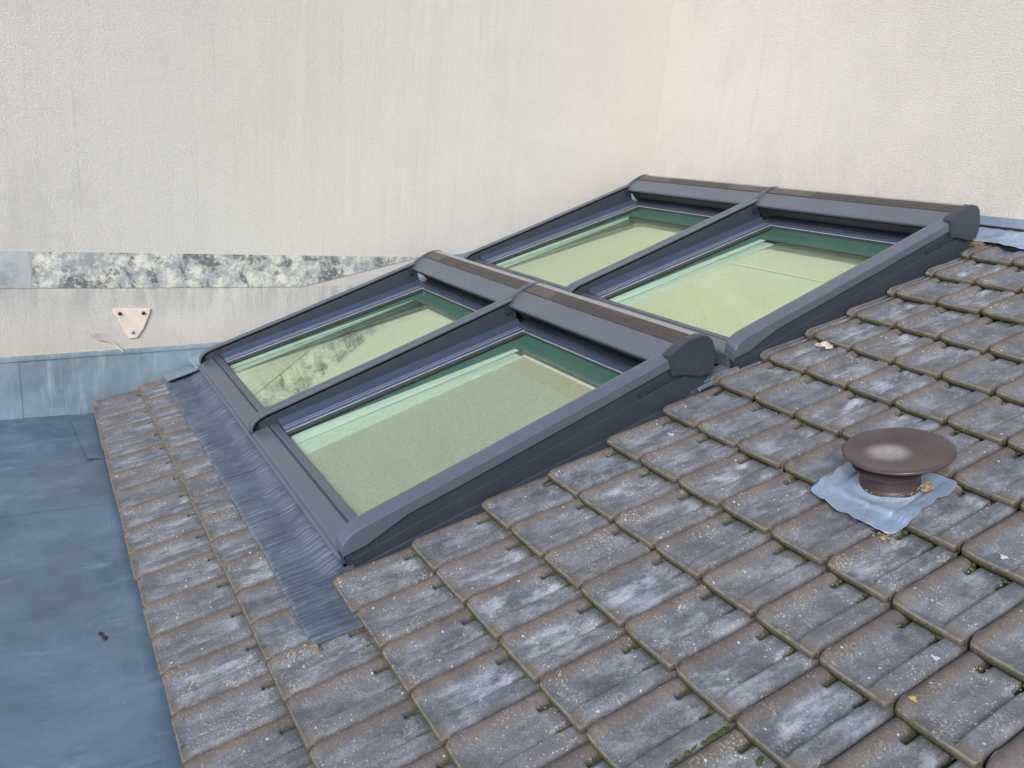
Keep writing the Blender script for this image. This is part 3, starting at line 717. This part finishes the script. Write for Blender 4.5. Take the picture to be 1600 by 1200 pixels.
tag(o, 'bare wooden batten end under the upper shutter end cap', 'batten')

# ------------------------------------------------------------ roof vent with its lead collar
vx, vs = 1.083, 2.455
t_ = empty('roof_vent', tuple(RP(vx, vs, .0)), PITCH); tag(t_, 'brown round roof vent with a wide disc cap standing on the tiles', 'roof vent')
Geo().lathe([(.103,-.01),(.1015,.035),(.0985,.038),(.096,.045),(.093,.07),(.092,.105),(.001,.105)], 56).build('pipe', M_vent, t_, smooth=True)
g = Geo().lathe([(.001,.088),(.100,.090),(.124,.104),(.126,.110),(.10,.118)], 56); g.build('collar', M_vent, t_)
capo = empty('cap', (.008,.045,.118), 0, t_)
cap = Geo().lathe([(.001,.004),(.150,.006),(.176,.012),(.183,.018),(.184,.023),(.181,.026),(.172,.0275),(.16,.0262),(.09,.018),(.085,.0165),(.04,.0150),(.001,.0145)], 72).build('cap', M_cap, t_, smooth=True)
cap.location = (.003, .042, .116); cap.rotation_euler = (-.075, -.075, 0); bpy.data.objects.remove(capo)
# lead sheet dressed over the tiles
out = [(-.185,-.20),(-.10,-.215),(.0,-.222),(.075,-.232),(.163,-.232),(.175,-.15),(.165,-.06),(.160,.03),(.150,.165),(.06,.150),(-.02,.118),(-.12,.105),(-.172,.105),(-.195,.03),(-.18,-.08)]
n = 96; ang = np.linspace(0, 2*np.pi, n, endpoint=False)
oa = np.array([math.atan2(b, a) for a, b in out]); orr = np.hypot(*np.array(out).T); k_ = np.argsort(oa)
rad = np.interp(ang-np.pi, np.concatenate([oa[k_]-2*np.pi, oa[k_], oa[k_]+2*np.pi]), np.tile(orr[k_], 3))
A = ang-np.pi; rads = np.linspace(0, 1, 26)
r0 = .088; Rg = r0+(rad[None]-r0)*rads[:,None]; Xg = Rg*np.cos(A)[None]; Yg = Rg*np.sin(A)[None]
fj = ((Yg+vs)/G_); jj = np.floor(fj); vloc = fj-jj
xt = Xg+vx; uloc = ((xt-.004)/W_) % 1
tw = .0145*ss(uloc,0,.10)*(1-ss(uloc,.16,.32))+.0125*ss(uloc,.685,.765)-.0325*vloc
Zg = np.maximum(tw*.5, -.012)+.012+.005*snoise(Xg*22, Yg*22, 41)+.0035*np.abs(snoise(Xg*48, Yg*48, 42))*rads[:,None]+.0022*np.abs(snoise(Xg*110, Yg*110, 43))*rads[:,None]
Zg = Zg+(.034-Zg)*(1-ss(rads, 0, .22))[:,None]+.006*(rads[:,None]**4)*np.abs(np.sin(A*7))[None]
verts = np.stack([Xg, Yg, Zg], -1).reshape(-1,3); idg = np.arange(26*n).reshape(26, n)
q = np.stack([idg[:-1], np.roll(idg[:-1], -1, 1), np.roll(idg[1:], -1, 1), idg[1:]], -1).reshape(-1,4)
o = mesh_obj('lead_collar', verts.tolist(), q.tolist(), M_lead, t_, True); s_ = o.modifiers.new('solid','SOLIDIFY'); s_.thickness = .002

# ------------------------------------------------------------ small things
_bm = bmesh.new(); bmesh.ops.create_icosphere(_bm, subdivisions=2, radius=1)
ICO_V = np.array([v.co[:] for v in _bm.verts]); ICO_F = np.array([[v.index for v in f.verts] for f in _bm.faces]); _bm.free()
def lumps(name, items, m):
    VS, FS = [], []
    for k, (c, r, sq) in enumerate(items):
        P = ICO_V; sd_ = k*1.7
        d = 1+.22*np.sin(P[:,0]*5+sd_)*np.cos(P[:,1]*4+sd_*2)+.15*np.sin(P[:,2]*9+sd_)+rng.normal(0,.06,len(P))
        VS.append(P*d[:,None]*np.array([r, r*1.1, r*sq])+np.array(c)); FS.append(ICO_F+len(P)*k)
    me = bpy.data.meshes.new(name); me.from_pydata(np.concatenate(VS).tolist(), [], np.concatenate(FS).tolist()); me.materials.append(m)
    o = bpy.data.objects.new(name, me); col.objects.link(o); o.rotation_euler = (PITCH,0,0); return o
# moss filling the gaps between tiles
items = []
for j in range(2, 15):
    for i in range(0, 20):
        for uo in (.262, .715):
            x0, s0 = rowpos(i, j)
            if rng.random() < .75 and not (j == 2 and i < 2): items.append(((x0+uo*W_+rng.normal(0,.003), s0+rng.normal(.001,.002), -.036+rng.normal(0,.002)), rng.uniform(.006,.012), .6))
        if rng.random() < .55:
            for _ in range(3): items.append(((x0+rng.uniform(0,1)*W_, s0-.003+rng.normal(0,.001), -.033), rng.uniform(.003,.006), .6))
for x, s in ((1.428,1.283),(1.424,1.195),(1.419,1.10),(1.421,1.14),(1.423,1.23),(1.556,1.303),(1.610,1.855),(1.439,2.262),(1.426,1.29),(1.66,1.31),(1.425,1.255)):
    for _ in range(4): items.append(((x+rng.normal(0,.003), s+rng.normal(0,.012), -.004+rng.normal(0,.002)-.0325*((s/G_)%1)+.006), rng.uniform(.005,.010), .55))
o = lumps('moss_growth', items, M_moss); tag(o, kind='stuff', label='olive green moss growing in the gaps under the tile edges', cat='moss')
# crumbs of mortar and grit lying in tile corners
items = []
for j in range(2, 15):
    for i in range(0, 20):
        if rng.random() < .6:
            x0, s0 = rowpos(i, j)
            for uo in (.29, .70):
                if rng.random() < .6:
                    for _ in range(rng.integers(2, 7)):
                        items.append(((x0+uo*W_+rng.normal(0,.006), s0-.018-abs(rng.normal(0,.012)), -.0400*.93+.006), rng.uniform(.0012,.0028), .7))
for _ in range(26):
    a = rng.uniform(-1.9, 1.0); rr_ = rng.uniform(.103,.118); items.append(((vx+rr_*math.cos(a), vs+rr_*math.sin(a), .034), rng.uniform(.0015,.0035), .7))
for _ in range(14): items.append(((vx+.118+rng.normal(0,.008), vs+.04+rng.normal(0,.014), .030+abs(rng.normal(0,.006))), rng.uniform(.004,.008), .8))
for _ in range(50): items.append(((1.245+rng.normal(0,.018), 2.215+rng.normal(0,.008), -.005), rng.uniform(.0015,.004), .6))
for _ in range(60): items.append(((.30+rng.normal(0,.03), .487+rng.normal(0,.006), .004), rng.uniform(.0012,.003), .6))
o = lumps('grit', items, M_crumb); tag(o, kind='stuff', label='tan grit and mortar crumbs lying in the tile corners', cat='grit')
def chunk(name, pts, label, cat, m, r=.02):
    o = lumps(name, pts, m); return tag(o, label, cat)
chunk('mortar_chunk', [((.135,3.262,.004),.024,.45),((.165,3.255,.0),.018,.4),((.10,3.25,-.004),.014,.5)], 'lump of pale mortar lying on a tile near the upper right roof window', 'mortar lump', M_mortar)
M_drop = plain('pale_dropping', (.46,.52,.58), .7, 0, (.36,.42,.48), 60, .2)
def splat(x, s, h, r, m, label, el=1.5, seed=1):
    n = 22; rr_ = np.random.default_rng(seed); v = [(x, s, h+.0012)]
    for i in range(n):
        a = 2*math.pi*i/n; q = r*(1+.28*math.sin(3*a+seed)+rr_.normal(0,.10)); v.append((x+q*math.cos(a)*el, s+q*math.sin(a), h))
    g = Geo().add(v, [(0, i+1, (i+1) % n+1) for i in range(n)]); o = g.build('splash', m); o.rotation_euler = (PITCH,0,0)
    sdm = o.modifiers.new('solid', 'SOLIDIFY'); sdm.thickness = .0012
    return o
def tile_h(x, s):
    j = int(s//G_); x0, s0 = rowpos(0, j); u = ((x-x0)/W_) % 1; v = (s-s0)/G_
    iu = np.interp(u, U, range(nu)); iv = np.interp(v, V, range(nv)); a, b = int(iu), int(iv)
    return float(max(H0[b,a], H0[min(b+1,nv-1),min(a+1,nu-1)]))+.002
M_orange = plain('orange_lichen', (.55,.36,.12), .9, 0, (.45,.28,.08), 80, .4)
tag(splat(1.70,1.702, tile_h(1.70,1.702), 0.0079, M_orange, '', 1.2, 3), 'orange lichen spot on a tile near the lower right corner', 'lichen spot')
tag(splat(.178,2.214, tile_h(.178,2.214), 0.0086, M_drop, '', 2.0, 4), 'pale splash on the tile beside the lower right roof window', 'splash')
tag(splat(1.645,1.876, tile_h(1.645,1.876), 0.0072, M_drop, '', 1.6, 5), 'pale splash on the tile above the orange lichen spot', 'splash')
tag(splat(1.54,2.372, tile_h(1.54,2.372), 0.0086, M_drop, '', 1.3, 6), 'pale splash on the tile right of the roof vent', 'splash')
# metal offcut and leaf on the flat roof
g = Geo(); poly = [(-3.16,-.125),(-2.345,-.070),(-2.325,.02),(-3.16,.02)]
g.add([(a, b, ZF+.0065+.004*(a > -2.5)) for a, b in poly]+[(a, b, ZF+.010+.004*(a > -2.5)) for a, b in poly], [(3,2,1,0),(4,5,6,7),(0,1,5,4),(1,2,6,5),(2,3,7,6),(3,0,4,7)])
tag(g.build('metal_plate', M_flat), 'loose rectangular zinc plate tucked under the eaves tiles', 'metal plate')
rl = np.random.default_rng(5); pts = []
for k in range(2):
    n = 16; cx, cy = (-.448+k*.035, -.150+k*.012)
    v = [(cx, cy, ZF+.005)]+[(cx+(.015*(1+.5*math.sin(2*a+k)+rl.normal(0,.15)))*math.cos(a), cy+(.008*(1+.4*math.cos(3*a)+rl.normal(0,.2)))*math.sin(a), ZF+.0015+abs(rl.normal(0,.002))) for a in [2*math.pi*i/n for i in range(n)]]
    pts.append((v, [(0, i+1, (i+1) % n+1) for i in range(n)]))
g = Geo(); [g.add(*p) for p in pts]; o = g.build('dead_leaf', M_leaf); o.modifiers.new('solid','SOLIDIFY').thickness = .001
tag(o, 'dark rotten leaf scrap on the flat zinc roof', 'leaf')
